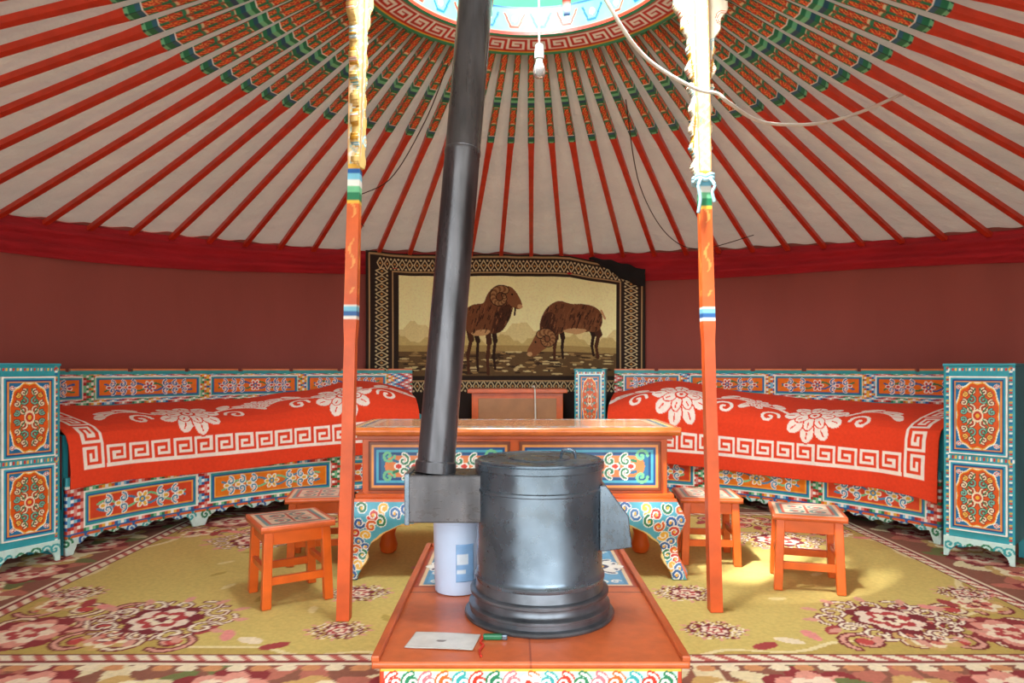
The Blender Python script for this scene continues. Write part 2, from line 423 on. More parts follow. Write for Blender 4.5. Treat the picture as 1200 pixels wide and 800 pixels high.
# ---------- pillars
def pillpaint(P):
    x=P.X; z=P.Y; d=abs(x-.5)
    P.put(z<3,(226,94,36))
    m=(z>1.17)&(z<1.5); ph=z/.09
    P.put(m,(228,102,40)); P.put(m&(abs(x-.5-.2*np.sin(2*np.pi*ph))<.09)&((ph%2)<1.2),(240,160,80)); 
    for a,b_,c in ((1.08,1.09,WHITE),(1.09,1.105,BLUE),(1.105,1.12,LBLUE),(1.12,1.13,WHITE),
        (1.49,1.5,YEL),(1.5,1.53,GREEN),(1.53,1.55,LGREEN),(1.55,1.575,WHITE),(1.575,1.6,LBLUE),(1.6,1.615,BLUE),(1.615,1.63,YEL)):
        P.put((z>=a)&(z<b_),c)
    m=z>1.63; P.put(m,(240,216,164)); ph=z/.06  # pale carved upper shaft, lightened further in colour for sun glare
    P.put(m&(abs(x-.5-.28*np.sin(2*np.pi*ph))<.12),WHITE); P.put(m&(abs(x-.5+.28*np.sin(2*np.pi*ph))<.05),(150,200,205)); P.put(m&(d>.46),(224,150,80))
def pillar(xb,yb,xt,capang,label,k=1,fld=(244,234,206)):  # default fld: bracket's own white, painted paler for the sun glare
    e=thing('roof_pillar',label,'pillar',(xb,yb,0))
    zs=np.linspace(0,2.37,420)
    hw=lambda z: np.interp(z,[0,1.0,1.06,1.62,1.66,1.9,2.37],[.023,.020,.023,.021,.023,.025,.027])
    lean=(lambda z:xb+(xt-xb)*z/1.6*1.0, lambda z: yb+0*z)
    sqwrap('shaft',zs,hw,pillpaint,M_pole,e,True,nper=8,lean=lean)
    def cm(U,V):
        a=abs(U)/k
        w=np.interp(V,[1.62,1.75,1.9,2.0,2.1,2.2,2.3,2.37],[.027,.04,.038,.052,.048,.083,.123,.163])+.006*np.sin(V*85)
        inn=np.interp(V,[2.0,2.15,2.3,2.37],[-.1,.0,.035,.06])
        hole=((a-.04)**2+(V-1.97)**2<.012**2)|((a-.1)**2+(V-2.29)**2<.018**2)
        return (a<w)&(a>inn)&~hole
    def cp(P):
        P.rect(-1,1,1,3,fld)
        for s in (-1,1):
            for (x,z,r,c) in ((.03,1.72,.025,LBLUE),(.03,1.82,.025,(236,160,90)),(.035,1.92,.025,TEAL),(.045,2.02,.03,(226,120,80)),(.05,2.1,.03,LBLUE),(.08,2.2,.035,ORANGE),(.12,2.3,.04,TEAL)):
                sp=spiral(s*x*k,z,r,1.2,0,s); P.stroke(sp,.010,c); P.stroke(sp,.004,WHITE)
            P.stroke([(s*.04,1.65),(s*.02,1.9),(s*.05,2.1),(s*.15,2.35)],.006,GOLD)
    xt2=xb+(xt-xb)*2.1/1.6
    ca,sa=math.cos(capang),math.sin(capang)
    grid('carved_bracket',(-.2,.2),(1.62,2.372),.0035,lambda U,V:(xt2+U*ca,yb-.0+U*sa,V),M_paint,cp,parent=e,world=True,solid=.03,mask=cm)
    return e
pillar(-.605,2.457,-.565,74*D2R,'orange painted roof pillar with gilded carved upper part',.85,(236,198,122))
pillar(.757,2.544,.715,8*D2R,'orange painted roof pillar with carved white and blue bracket',1.0)
M_silk=mat_plain('pale_blue_silk',(170,215,230),.4)
def ribbon(x,y,z,label):
    e=thing('silk_ribbon',label,'ribbon',(x,y,z))
    n=48; pts=[]
    for k in range(n*2):
        a=2*math.pi*k/n; 
        sx=math.cos(a); sy=math.sin(a); q=max(abs(sx),abs(sy)); rr=.033
        pts.append((x+rr*sx/q**.6,y+rr*sy/q**.6,z+.012*k/n-.01+.004*math.sin(5*a)))
    tube('wrap',pts,.008,M_silk,e,True,sm=False)
    for s,l in ((-1,.13),(1,.09)):
        tube('tail',[(x+s*.015,y-.036,z),(x+s*.03,y-.047,z-.03),(x+s*.022,y-.045,z-l*.6),(x+s*.03,y-.043,z-l)],.0065,M_silk,e,True)
ribbon(.712,2.544,1.60,'pale blue silk scarf knotted round the pillar')

# ---------- ropes, bulb
r=tube('hanging_rope',[(.16,2.2,2.62),(.24,2.3,2.32),(.35,2.36,2.13),(.48,2.44,2.01),(.66,2.48,1.92),(.745,2.48,1.90),(.80,2.50,1.87),(.98,2.66,1.86),(1.25,2.8,1.905),(1.48,2.9,1.99),(1.72,3.0,2.11)],.007,M_rope)
tag(r,'white twisted rope sagging from the crown past the pillar','rope')
r=tube('electric_cable',[(-1.0,4.6,1.86),(-.98,4.1,1.9),(-.7,3.9,1.98),(-.45,3.5,2.16),(-.3,3.2,2.33)],.003,M_dark)
tag(r,'thin dark electric cable strung under the roof cloth','cable')
r=tube('electric_cable',[(.55,3.3,2.2),(.75,4.0,1.97),(1.05,4.6,1.80),(1.35,4.9,1.76),(1.7,4.8,1.84)],.003,M_dark)
tag(r,'thin dark electric cable hanging between roof poles','cable')
e=thing('pendant_bulb','bare light bulb in white socket hanging on a cord','light bulb',(.1,2.5,1.97))
tube('cord',[(.1,2.5,2.69),(.098,2.5,2.4),(.1,2.5,2.08)],.0035,M_rope,e,True)
lathe('socket',[(.006,2.09),(.014,2.085),(.017,2.06),(.017,2.035),(.014,2.033)],(.1,2.5,0),M_white,e,True,seg=20)
mg,nt,b=new_mat('bulb_glass'); b.inputs['Base Color'].default_value=(.75,.8,.82,1); b.inputs['Roughness'].default_value=.08; b.inputs['Transmission Weight'].default_value=.8
lathe('glass',[(.012,2.035),(.014,2.02),(.020,2.003),(.023,1.988),(.020,1.972),(.012,1.964),(.003,1.962)],(.1,2.5,0),mg,e,True,seg=24)

# ---------- carpet
def carpet(P):
    X,Y=P.X,P.Y
    x0,x1,y0,y1=-2.4,2.45,1.62,4.75
    FLD=(212,190,108)
    P.rect(-9,9,0,9,(146,92,72))
    bw=.46
    cols=[(146,50,52),(230,158,138),(248,226,198),(188,72,70),(238,196,168)]
    col2=[(210,172,104),(246,232,194),(216,126,106),(140,44,48),(238,206,158)]
    def rose(x,y,r,s):
        for j in range(6):
            a=j*1.047+s; P.ell(x+r*1.05*math.cos(a),y+r*1.05*math.sin(a),r*.55,r*.24,[(116,124,70),(232,216,172),(194,116,96)][j%3],a)
        flower(P,x,y,r,cols if s%2 else col2,8,s)
    n=17
    for j in range(n):
        rose(x0+.16+(x1-x0-.32)*j/(n-1),y0+.22+.06*(j%2),.165,j); rose(x0+.2+(x1-x0-.4)*j/(n-1),y1-.22,.135,j+1)
    for j in range(1,13):
        for xx,s in ((x0+.22,j),(x1-.22,j+3)): rose(xx+.05*(j%2),y0+.2+.24*j,.15,s)
    for j in range(64):
        a=x0+.08+(x1-x0-.16)*j/63
        for yy in (y0+.05,y0+bw-.02): P.ell(a,yy,.03,.022,[CREAM,(214,150,100)][j%2])
    def inner(d): return (X>x0+bw+d)&(X<x1-bw-d)&(Y>y0+bw+d)&(Y<y1-bw-d)
    P.put(inner(0),(240,226,196)); P.put(inner(.02),(136,50,50)); 
    m=inner(.03); P.put(m,(242,230,202)); P.put(m&(((X+Y)*14%1)<.4),(196,104,92))
    P.put(inner(.07),(120,44,46)); P.put(inner(.078),FLD)
    fx0,fx1,fy0,fy1=x0+bw+.08,x1-bw-.08,y0+bw+.08,y1-bw-.08
    fcx=(fx0+fx1)/2; fcy=(fy0+fy1)/2; a=(fx1-fx0)/2; bb=(fy1-fy0)/2
    q=(abs((X-fcx)/a)**2.6+abs((Y-fcy)/bb)**2.6)
    wob=.05*np.sin(np.arctan2(Y-fcy,X-fcx)*24)
    P.put(inner(.08)&(q+wob>1.02),(234,218,164)); P.put(inner(.08)&(q+wob>1.06),(194,168,88))
    for sx in (-1,1):
        for sy in (-1,1):
            ox=fcx+sx*a; oy=fcy+sy*bb
            for j in range(14):
                px=ox-sx*(.1+.16*(j%5)); py=oy-sy*(.1+.15*(j//5)); 
                if abs(px-ox)+abs(py-oy)*1.2>.9: continue
                sp=spiral(px,py,.08,1.3,j,sx*sy); P.stroke(sp,.036,(124,36,42)); P.stroke(sp,.016,CREAM if j%2 else (224,166,146))
                P.ell(px,py,.028,.028,(200,76,70))
            flower(P,ox-sx*.2,oy-sy*.17,.15,cols,8,3); flower(P,ox-sx*.52,oy-sy*.13,.1,col2,7,4); flower(P,ox-sx*.13,oy-sy*.46,.1,col2,7,5)
            for j in range(12):
                px=ox-sx*(.04+.095*j); py=oy-sy*(.56-.045*j)
                P.ell(px,py,.05,.024,[PINK,CREAM,(170,66,64)][j%3],j*.9)
    def motif(mx,my,s,seed=0):
        for j in range(12):
            an=j*math.pi/6; sp=spiral(mx+.27*s*math.cos(an),my+.2*s*math.sin(an),.08*s,1.2,an+1,1 if j%2 else -1)
            P.stroke(sp,.032*s,(124,36,44)); P.stroke(sp,.015*s,(246,234,210))
            P.ell(mx+.37*s*math.cos(an),my+.28*s*math.sin(an),.04*s,.022*s,(222,160,140),an)
        flower(P,mx,my,.18*s,[(124,36,44),(240,220,198),(184,62,62),(244,230,200),(130,38,46)],8,seed)
    for mx,my,s in ((-1.26,2.46,.76),(1.36,2.46,.76),(-1.35,3.6,.7),(1.4,3.6,.7),(.03,3.1,1.2),(-.62,2.75,.36),(.7,2.75,.36),(-.6,2.36,.3),(.7,2.36,.3),(-1.75,2.75,.3),(1.82,2.75,.3)): motif(mx,my,s)
    for j in range(26):
        an=2*math.pi*j/26; mx=fcx+.72*a*math.cos(an); my=fcy+.74*bb*math.sin(an)
        P.ell(mx,my,.04,.016,[(186,162,80),(230,214,150)][j%2],an+.8)
def carpos(U,V): return U,V,-.006+.001*np.sin(U*9)*np.sin(V*7)
c=grid('carpet',(-2.4,2.45),(1.62,4.75),.008,carpos,M_carpet,carpet,base=(186,158,52),solid=.007,mask=lambda U,V:((U-CX)**2+(V-CY)**2<2.98**2))
tag(c,'mustard yellow carpet with maroon medallions and rose border','carpet')

# ---------- beds
def bed(sg,t0,t1,label,panels_back,panels_front):
    x,y=polar(sg*T((t0+t1)/2),2.55); e=thing('bed',label,'bed',(float(x),float(y),0))
    a,b_=sorted((sg*T(t0),sg*T(t1)))
    R=2.86
    def bp(P):
        P.X=P.X*R
        u0,u1=a*R,b_*R
        P.rect(-9,9,0,2,(50,158,168))
        mosaic(P,-9,9,.69,.868,.0145)
        P.rect(-9,9,.888,.905,(226,130,76)); P.rect(-9,9,.868,.888,TEAL); P.rect(-9,9,.705,.712,WHITE)
        for (p0,p1) in panels_back:
            q0,q1=sorted((sg*T(p0)*R,sg*T(p1)*R))
            P.frame(q0,q1,.722,.856,[WHITE,TEAL,BLUE,(236,122,30)],.0075)
            ornament(P,(q0+q1)/2,.789,(q1-q0)-.09,.085)
            P.frame(q0,q1,.56,.68,[BLUE,WHITE,(210,96,34)],.01); ornament(P,(q0+q1)/2,.62,(q1-q0)-.07,.08)
    def bpos(U,V):
        x,y=polar(U,R); return x,y,V
    nu=int((b_-a)*R/.0045)
    grid('backboard',(a,b_),(.12,.905),1,bpos,M_paint,bp,parent=e,world=True,solid=.025,nu=nu,nv=176,
         mask=lambda U,V: V<.905-.018*(np.abs(np.sin(U*R*9))<.12))
    R2=2.345
    def fp(P):
        P.X=P.X*R2; u0,u1=a*R2,b_*R2
        P.rect(-9,9,0,2,(50,158,168))
        mosaic(P,-9,9,.10,.33,.0165)
        P.rect(-9,9,.33,.375,(70,176,188)); P.rect(-9,9,.318,.33,WHITE)
        for i,(p0,p1) in enumerate(panels_front):
            q0,q1=sorted((sg*T(p0)*R2,sg*T(p1)*R2)); f=(220,72,40) if i%2==0 else (236,124,30)
            P.frame(q0,q1,.118,.298,[WHITE,TEAL,BLUE,(240,172,76),f],.009)
            ornament(P,(q0+q1)/2,.208,(q1-q0)-.13,.1,(60,140,180),WHITE,LGREEN,YEL)
        P.rect(-9,9,0,.09,(206,230,224)); P.rect(-9,9,.09,.102,BLUE)
        k=0; x=u0
        while x<u1:
            P.stroke(spiral(x,.06,.03,1.2,0,1),.012,[GREEN,BLUE,TEAL][k%3]); P.stroke([(x-.06,.085),(x,.085)],.012,ORANGE); x+=.085;k+=1
    def fm(U,V):
        s=(U-a)*R2; L=(b_-a)*R2; per=L/3.0; ph=np.abs(((s/per)%1)-.5)*2
        lim=np.interp(ph,[0,.45,.7,.84,.9,1],[.055,.075,.06,.05,0,0])+.008*np.sin(s*70)*(ph<.84)
        return V>=lim
    def fpos(U,V):
        x,y=polar(U,R2+.006); return x,y,V
    grid('front_board',(a,b_),(0,.375),1,fpos,M_paint,fp,parent=e,world=True,solid=.022,nu=int((b_-a)*R2/.0042),nv=92,mask=fm)
    arcbox('mattress',2.375,2.82,.33,.575,a,b_,M_mattress,e)
    arcbox('bed_base',2.375,2.82,.22,.33,a,b_,M_dark,e)
    for te in (t0+.3,t1-.3):
        th=sg*T(te)
        x0,y0=polar(th,2.365); x1,y1=polar(th,2.84); dx,dy=float(math.cos(th))*.012,float(-math.sin(th))*.012
        V=[]
        for z in (.0,.58):
            for (xx,yy) in ((x0-dx,y0-dy),(x0+dx,y0+dy),(x1+dx,y1+dy),(x1-dx,y1-dy)): V.append((xx,yy,z))
        pyobj('end_board',V,[(0,3,2,1),(4,5,6,7),(0,1,5,4),(1,2,6,5),(2,3,7,6),(3,0,4,7)],M_teal,e,True)
    return e
bed(-1,17,70.6,'turquoise painted curved bed with orange ornament panels under a red blanket',[(21,32.8),(34,46),(47.3,60),(61.3,69)],[(53,68.5),(32.5,51.3),(19,30.5)])
bed(1,14.6,64.9,'turquoise painted curved bed with orange ornament panels beside tall cabinet',[(16,24.5),(26,36.8),(38,49.5),(51,63.5)],[(49,63.2),(31,47.3),(16,29.3)])
BR=(236,66,28); BC=(255,240,228)
def blanket(sg,t0,t1,hem,label,tp,corner):
    prof=np.array([(2.314,hem),(2.308,.40),(2.314,.53),(2.33,.58),(2.375,.61),(2.45,.635),(2.6,.66),(2.72,.68),(2.815,.69)])
    sl=np.concatenate([[0],np.cumsum(np.hypot(*np.diff(prof,axis=0).T))]); TT=sl[-1]
    L=T(t1-t0)*2.4
    def pos(U,V):
        thd=t1-U/2.4/D2R; th=sg*thd*D2R
        r=np.interp(V,sl,prof[:,0]); z=np.interp(V,sl,prof[:,1])
        f=np.clip((V-.12)/.3,0,1)
        z=z+f*(.115*np.exp(-((thd-tp)/7.5)**2)+.03*np.exp(-((thd-tp-11)/5)**2)+.004*np.sin(U*7+V*9)+.003*np.sin(U*17-V*13))
        r=r-(1-f)*(.012*(1+np.sin(U*13))*.5+.008*(1+np.sin(U*29+1))*.5)*np.clip(1-V/.3,.0,1)-.004*np.sin(U*11)*f
        z=z+(1-np.clip(V/.2,0,1))*(.012*np.sin(U*4+1)-corner*np.exp(-(U/.35)))
        x,y=polar(th,r); return x,y,z
    def paint(P):
        P.rect(-9,9,-1,9,BR)
        h0=.09; mh=.112
        meander(P,.07,L-.07,h0,h0+mh,BC)
        P.rect(.065,.195,h0,TT,BR); meander(P,.07,.07+mh,h0,TT-.03,BC,vertical=True,flip=True)
        def peony(cx,cy,s,arms=1):
            for ring,(n_,rr_,al,aw) in enumerate(((9,.8,.36,.26),(7,.45,.26,.18))):
                for k in range(n_):
                    an=2*math.pi*(k+.5*ring)/n_; x_=cx+rr_*s*math.cos(an); y_=cy+rr_*s*math.sin(an)
                    P.ell(x_,y_,al*s*1.18,aw*s*1.22,BR,an); P.ell(x_,y_,al*s,aw*s,BC,an)
                    P.stroke([(x_,y_),(x_+al*.6*s*math.cos(an),y_+al*.6*s*math.sin(an))],.05*s,BR)
            P.ell(cx,cy,.26*s,.26*s,BR); P.ell(cx,cy,.18*s,.18*s,BC); P.ell(cx,cy,.08*s,.08*s,BR)
            if not arms: return
            for sx in (-1,1):
                sp=spiral(cx+sx*1.75*s,cy-.2*s,.4*s,1.2,math.pi if sx>0 else 0,-sx); P.stroke(sp,.12*s,BC)
                t=np.linspace(0,1,14); P.stroke(np.stack([cx+sx*(1.1+1.7*t)*s,cy+(.15+.5*np.sin(t*3.0))*s],1),.12*s,BC)
                for fx,fy,an in ((1.7,.85,.7),(2.4,.8,-.2),(2.8,.35,-.9)):
                    P.ell(cx+sx*fx*s,cy+fy*s,.38*s,.17*s,BC,sx*an); P.stroke([(cx+sx*(fx-.2)*s,cy+fy*s),(cx+sx*(fx+.2)*s,cy+fy*s)],.035*s,BR)
        yb=h0+mh+.19
        peony(.74,yb,.16); peony(L-.5,yb+.03,.17); peony(L*.54,yb+.13,.07,0)
    o=grid('blanket',(0,L),(0,TT),.005,pos,M_blanket,paint,solid=.008)
    tag(o,label,'blanket')
blanket(-1,17.8,70.9,.315,'red wool blanket with cream key border over bed and pillow',25,0)
blanket(1,14.8,65.2,.25,'red wool blanket with cream peonies hanging low over bed front',24,.045)

# ---------- cabinets
def cabinet(cx,cy,rz,W,Dp,H,label,two=True):
    e=thing('bedside_cabinet',label,'cabinet',(cx,cy,0),rz)
    box('body',-W/2,W/2,.0125,Dp,.1,H-.012,M_teal,e)
    box('top_board',-W/2-.004,W/2+.004,-.006,Dp+.004,H-.012,H,M_teal,e)
    def fp(P):
        P.rect(-1,1,0,2,(50,160,172))
        for j in range(70):
            for s in (-1,1): P.rect(s*(W/2-.016)-.007,s*(W/2-.016)+.007,.1+j*.014,.107+j*.014,[WHITE,RED,YEL,BLUE][j%4])
        for j in range(40):
            for zz in (.478,H-.03): P.rect(-W/2+.02+j*.014,-W/2+.027+j*.014,zz-.006,zz+.008,[WHITE,RED,YEL][j%3])
    grid('face_frame',(-W/2,W/2),(.1,H-.012),.004,lambda U,V:(U,0*U+.006,V),M_paint,fp,parent=e,solid=.012)
    for z0,z1 in ((.135,.462),(.497,.865)):
        def dp(P):
            P.frame(-W/2+.026,W/2-.026,z0,z1,[WHITE,(50,166,190),(26,74,136),(230,150,60),(24,110,160)],.007)
            medallion(P,0,(z0+z1)/2,W-.115,(z1-z0)-.062)
        grid('door',(-W/2+.026,W/2-.026),(z0,z1),.0026,lambda U,V:(U,0*U-.008,V),M_paint,dp,parent=e,solid=.016)
    def pp(P):
        P.rect(-1,1,0,1,(200,230,222))
        for s in (-1,1):
            for x in (.03,.08,.12):
                P.stroke(spiral(s*x*W/.29,.06,.025,1.2,0,s),.009,[TEAL,GREEN][int(x*100)%2])
    grid('plinth',(-W/2,W/2),(0,.1),.0035,lambda U,V:(U,0*U+.004,V),M_paint,pp,parent=e,solid=.016,
         mask=lambda U,V:V>np.interp(abs(U)/(W/2),[0,.35,.6,.78,.86,1],[.07,.055,.06,.035,0,0]))
    for s in (-1,1):
        box('leg',s*(W/2-.015)-.014,s*(W/2-.015)+.014,Dp-.03,Dp,0,.1,M_teal,e)
    return e
cabinet((2.085+2.28)/2,(3.3+3.09)/2,-47*D2R,.283,.25,.925,'tall turquoise painted cabinet with two orange medallion doors')
cabinet(-2.190,3.088,60*D2R,.27,.26,.925,'tall turquoise cabinet with medallion doors standing by blanket end')
cabinet(.545,4.78,-10*D2R,.215,.32,.9,'narrow turquoise cabinet at the head of the bed')

# ---------- tapestry
def tappos(U,V):
    th=T(-23.4)+(U-430)/325*T(42.2)
    z=.9-(V-432)/144.0
    droop=np.clip((U-668)/85,0,1)*np.clip((440-V)/140,0,1); z=z-.13*droop
    z=z-.015*np.sin((U-430)/325*math.pi*3)*np.clip((440-V)/140,0,1)*.6
    r=3.03-.012*np.sin(U*.09)-.006*np.sin(U*.21+V*.03)
    x,y=polar(th,r); return x,y,z
def tappaint(P):
    DK=(44,32,26); CR=(255,252,186); LT=(214,196,150)
    P.rect(0,999,0,999,DK)
    for k in range(0,36):
        for (x,y) in ((446+k*8.6,313),(446+k*8.6,452)):
            if x<746:
                P.stroke([(x-3.6,y),(x,y-6),(x+3.6,y),(x,y+6),(x-3.6,y)],1.2,LT); P.ell(x,y,1.3,1.3,(190,140,80))
                P.ell(x+4.3,y-5.5,1.2,1.2,LT); P.ell(x+4.3,y+5.5,1.2,1.2,LT)
    for k in range(0,19):
        for x in (448,739):
            y=322+k*8.6
            P.stroke([(x-7,y),(x,y-3.6),(x+7,y),(x,y+3.6),(x-7,y)],1.2,LT); P.ell(x,y,1.5,1.3,(190,140,80))
            P.ell(x-6.5,y+4.3,1.2,1.2,LT); P.ell(x+6.5,y+4.3,1.2,1.2,LT)
    for (x0,x1,y0,y1) in ((434,751,303,497),(461,727,321,446)):
        P.stroke([(x0,y0),(x1,y0),(x1,y1),(x0,y1),(x0,y0)],1.8,(176,144,100))
    P.rect(468,722,325,440,CR)
    m=(P.X>468)&(P.X<722)
    zig=lambda x,p,o: np.abs(((x+o)/p)%1-.5)*2
    r1=392-18*zig(P.X,62,10)+5*zig(P.X,17,3)
    P.put(m&(P.Y>r1)&(P.Y<412),(232,218,152)); 
    r2=401-11*zig(P.X,41,25)+3*zig(P.X,11,3)
    P.put(m&(P.Y>r2)&(P.Y<412),(208,188,120))
    P.put(m&(P.Y>405)&(P.Y<413),(176,150,90))
    P.rect(468,722,412,440,(104,80,48))
    for k in range(200):
        x=470+rng.rand()*248; y=412+rng.rand()*26; P.ell(x,y,1.5+6*rng.rand(),.7+.6*rng.rand(),[(210,192,134),(60,44,30),(160,130,80)][k%3])
    B1=(118,72,42); B2=(46,26,16); B3=(204,160,108); B0=(78,44,26)
    def leg(pts,c):
        pts=np.array(pts,float)
        for i in range(len(pts)-1):
            P.stroke(pts[i:i+2,:2],(pts[i][2]+pts[i+1][2])/2,c)
    def strands(body,n,x0,x1,y0,y1):
        body=np.array(body,float)
        for k in range(n):
            x=x0+rng.rand()*(x1-x0); y=y0+rng.rand()*(y1-y0)
            if inpoly(np.array([x,x-1.5]),np.array([y,y+5]),body).all(): P.stroke([(x,y),(x-.6,y+2.5),(x-1.6,y+4.6)],1.0,[B2,(140,90,54),B0][k%3])
    # standing ram
    leg([(556,386,7),(560,400,4.4),(559,418,2.8),(560,434,3)],B2); leg([(578,386,7),(580,400,4.4),(578,418,2.8),(580,432,3)],B2)
    leg([(549,384,9),(552,398,5.4),(548,416,3.2),(549,437,3.4)],B0); leg([(572,386,8),(573,402,5.2),(571,420,3.2),(572,438,3.4)],B0)
    b1=smooth_poly([(545,384),(542,374),(545,364),(554,358),(566,356),(571,346),(579,338),(590,336),(599,342),(602,354),(600,366),(595,378),(589,387),(580,391),(566,391),(552,392)])
    P.poly(b1,B1)
    P.poly(smooth_poly([(576,391),(579,374),(586,362),(598,358),(599,370),(594,380),(587,389)]),B0)
    P.poly(smooth_poly([(552,391),(562,387),(574,388),(570,393),(558,394)]),B3)
    strands(b1,130,544,603,352,390)
    P.poly(smooth_poly([(588,338),(597,337),(603,341),(608,348),(612,357),(611,362),(606,363),(600,360),(594,354)]),(134,86,52))
    P.ell(609.5,360,3,2.6,B3); P.ell(600,346,1.2,1.2,(12,8,6)); P.stroke([(604,362),(603,370)],2,B2)
    def horn(cx,cy,r,a0,sg,w,turn=.95):
        sp=spiral(cx,cy,r,turn,a0,sg,44,.42)
        for i,(x,y) in enumerate(sp): 
            q=w*(1-.6*i/44); P.ell(x,y,q+1.0,q+1.0,B2)
        for i,(x,y) in enumerate(sp):
            q=w*(1-.6*i/44); P.ell(x,y,q,q,(170,126,80) if i%4<2 else (124,82,50))
    horn(586,350,10.5,-1.0,-1,3.9)
    # grazing ram
    leg([(657,382,7),(660,396,4.4),(659,408,2.8),(660,419,3)],B2); leg([(690,376,8),(696,390,4.6),(694,404,2.8),(696,415,3)],B2)
    leg([(650,382,8),(652,396,5),(650,408,3.2),(650,420,3.4)],B0); leg([(697,374,11),(702,389,5.4),(699,404,3.2),(701,418,3.4)],B0)
    b2=smooth_poly([(634,394),(633,381),(637,368),(645,358),(656,353),(670,356),(684,354),(697,356),(705,363),(706,375),(701,385),(690,387),(676,387),(662,389),(652,394),(646,403),(640,403)])
    P.poly(b2,B1)
    P.poly(smooth_poly([(636,394),(634,380),(640,368),(649,368),(652,382),(649,396),(642,403)]),B0)
    P.poly(smooth_poly([(660,388),(674,384),(688,385),(676,391)]),B3)
    strands(b2,160,634,706,353,392)
    P.poly(smooth_poly([(644,392),(636,387),(629,392),(623,402),(618,411),(620,417),(627,417),(636,411),(645,403)]),(134,86,52))
    P.ell(621,415,3.2,2.6,B3); P.ell(628,401,1.1,1.1,(12,8,6)); P.stroke([(705,360),(709,369)],2.6,B3)
    horn(641,398,9.5,-2.5,1,3.9)
tp=grid('wall_tapestry',(430,755),(300,500),.55,tappos,M_tap,tappaint,solid=.01)
tag(tp,'woven wall tapestry of two mountain rams with dark lattice border','tapestry')
M_black=mat_plain('black_tapestry_backing',(26,22,22),.95)
def flap(U,V):
    th=T(10.5+ U*8.4); r=3.005-.02*np.sin(V*3)-.01*np.sin(U*9)
    x,y=polar(th,r); top=1.785-.04*U-.08*U*U; z=top-V*(.015+.12*np.sin(U*math.pi*.62)**1.5)+.006*np.sin(U*20); return x,y,z
grid('folded_corner',(0,1),(0,1),1,flap,M_black,nu=40,nv=16,solid=.008)
fo=bpy.data.objects['folded_corner']; fo.parent=tp; fo['label']='black folded-over tapestry corner'

# ---------- altar chest at the back
e=thing('altar_chest','small orange framed wooden chest with tan panel below tapestry','chest',(.04,5.2,0))
box('body',-.34,.34,-.12,.14,.08,.72,M_orange,e)
box('top_board',-.37,.37,-.15,.15,.72,.75,M_orange,e)
M_cream=mat_plain('tan_panel',(176,124,80),.45)
box('panel',-.29,.29,-.13,-.118,.42,.68,M_cream,e); box('panel',-.29,.29,-.13,-.118,.12,.38,M_cream,e)
for sx in (-1,1):
    for y0 in (-.12,.1): box('leg',sx*.31-.025,sx*.31+.025,y0,y0+.04,0,.08,M_orange,e)
r=tube('white_cable',[(.15,5.03,.765),(.165,5.0,.762),(.17,4.99,.62),(.175,4.98,.3),(.19,4.95,.02)],.006,M_rope); tag(r,'white electric cable hanging down the chest front','cable')

# ---------- low table
tb=thing('low_table','orange painted low table with blue framed drawers and scrolled legs','table',(.012,3.17,0))
M_ttop=mat_vc('varnished_table_top',.14,bst=.05)
def ttp(P):
    P.frame(-.71,.71,-.26,.26,[(222,120,60),(234,200,130),(70,150,160),(230,196,160)],.02)
    P.rect(-.62,.62,-.17,.17,(226,156,112)); 
    for k in range(9): ornament(P,-.56+k*.14,-.215,.12,.055)
    for k in range(9): ornament(P,-.56+k*.14,.215,.12,.055)
grid('table_top',(-.71,.71),(-.26,.26),.005,lambda U,V:(U,V,0*U+.632),M_ttop,ttp,parent=tb,solid=.034)
box('body',-.66,.66,-.215,.22,.35,.613,M_orange,tb)
box('rail',-.685,.685,-.24,.24,.335,.362,M_orange,tb); box('rail',-.68,.68,-.235,.235,.596,.613,M_orange2,tb)
for s,x0,x1 in ((0,-.63,-.02),(1,.02,.63)):
    def dp(P,x0=x0,x1=x1):
        P.frame(x0,x1,.375,.585,[(130,66,34),(240,160,80),(24,80,140),(80,180,205),(24,74,130),(36,112,156)],.011)
        c=(x0+x1)/2; 
        P.rect(x0+.12,x1-.12,.435,.525,(226,132,70))
        P.ell(x0+.12,.48,.05,.045,(226,132,70)); P.ell(x1-.12,.48,.05,.045,(226,132,70))
        for sx in (-1,1):
            for sy in (-1,1):
                sp=spiral(c+sx*((x1-x0)/2-.085),.48+sy*.045,.028,1.2,0,sx*sy); P.stroke(sp,.012,LGREEN)
        ornament(P,c,.48,(x1-x0)-.2,.105,GREEN,WHITE,(40,110,150),RED)
    d=grid('drawer',(x0,x1),(.375,.585),.0035,lambda U,V:(U,0*U-.222,V),M_paint,dp,parent=tb,solid=.014)
def apm(U,V):
    a=abs(U)
    outer=np.interp(V,[0,.03,.1,.18,.26,.34],[.735,.74,.705,.70,.73,.69])
    inner=np.interp(V,[0,.03,.1,.16,.2,.235],[.672,.655,.63,.61,.565,.48])+.008*np.sin(V*60)
    top=V>.245-.012*np.sin(a*30)
    return (a<outer)&((a>inner)|top)
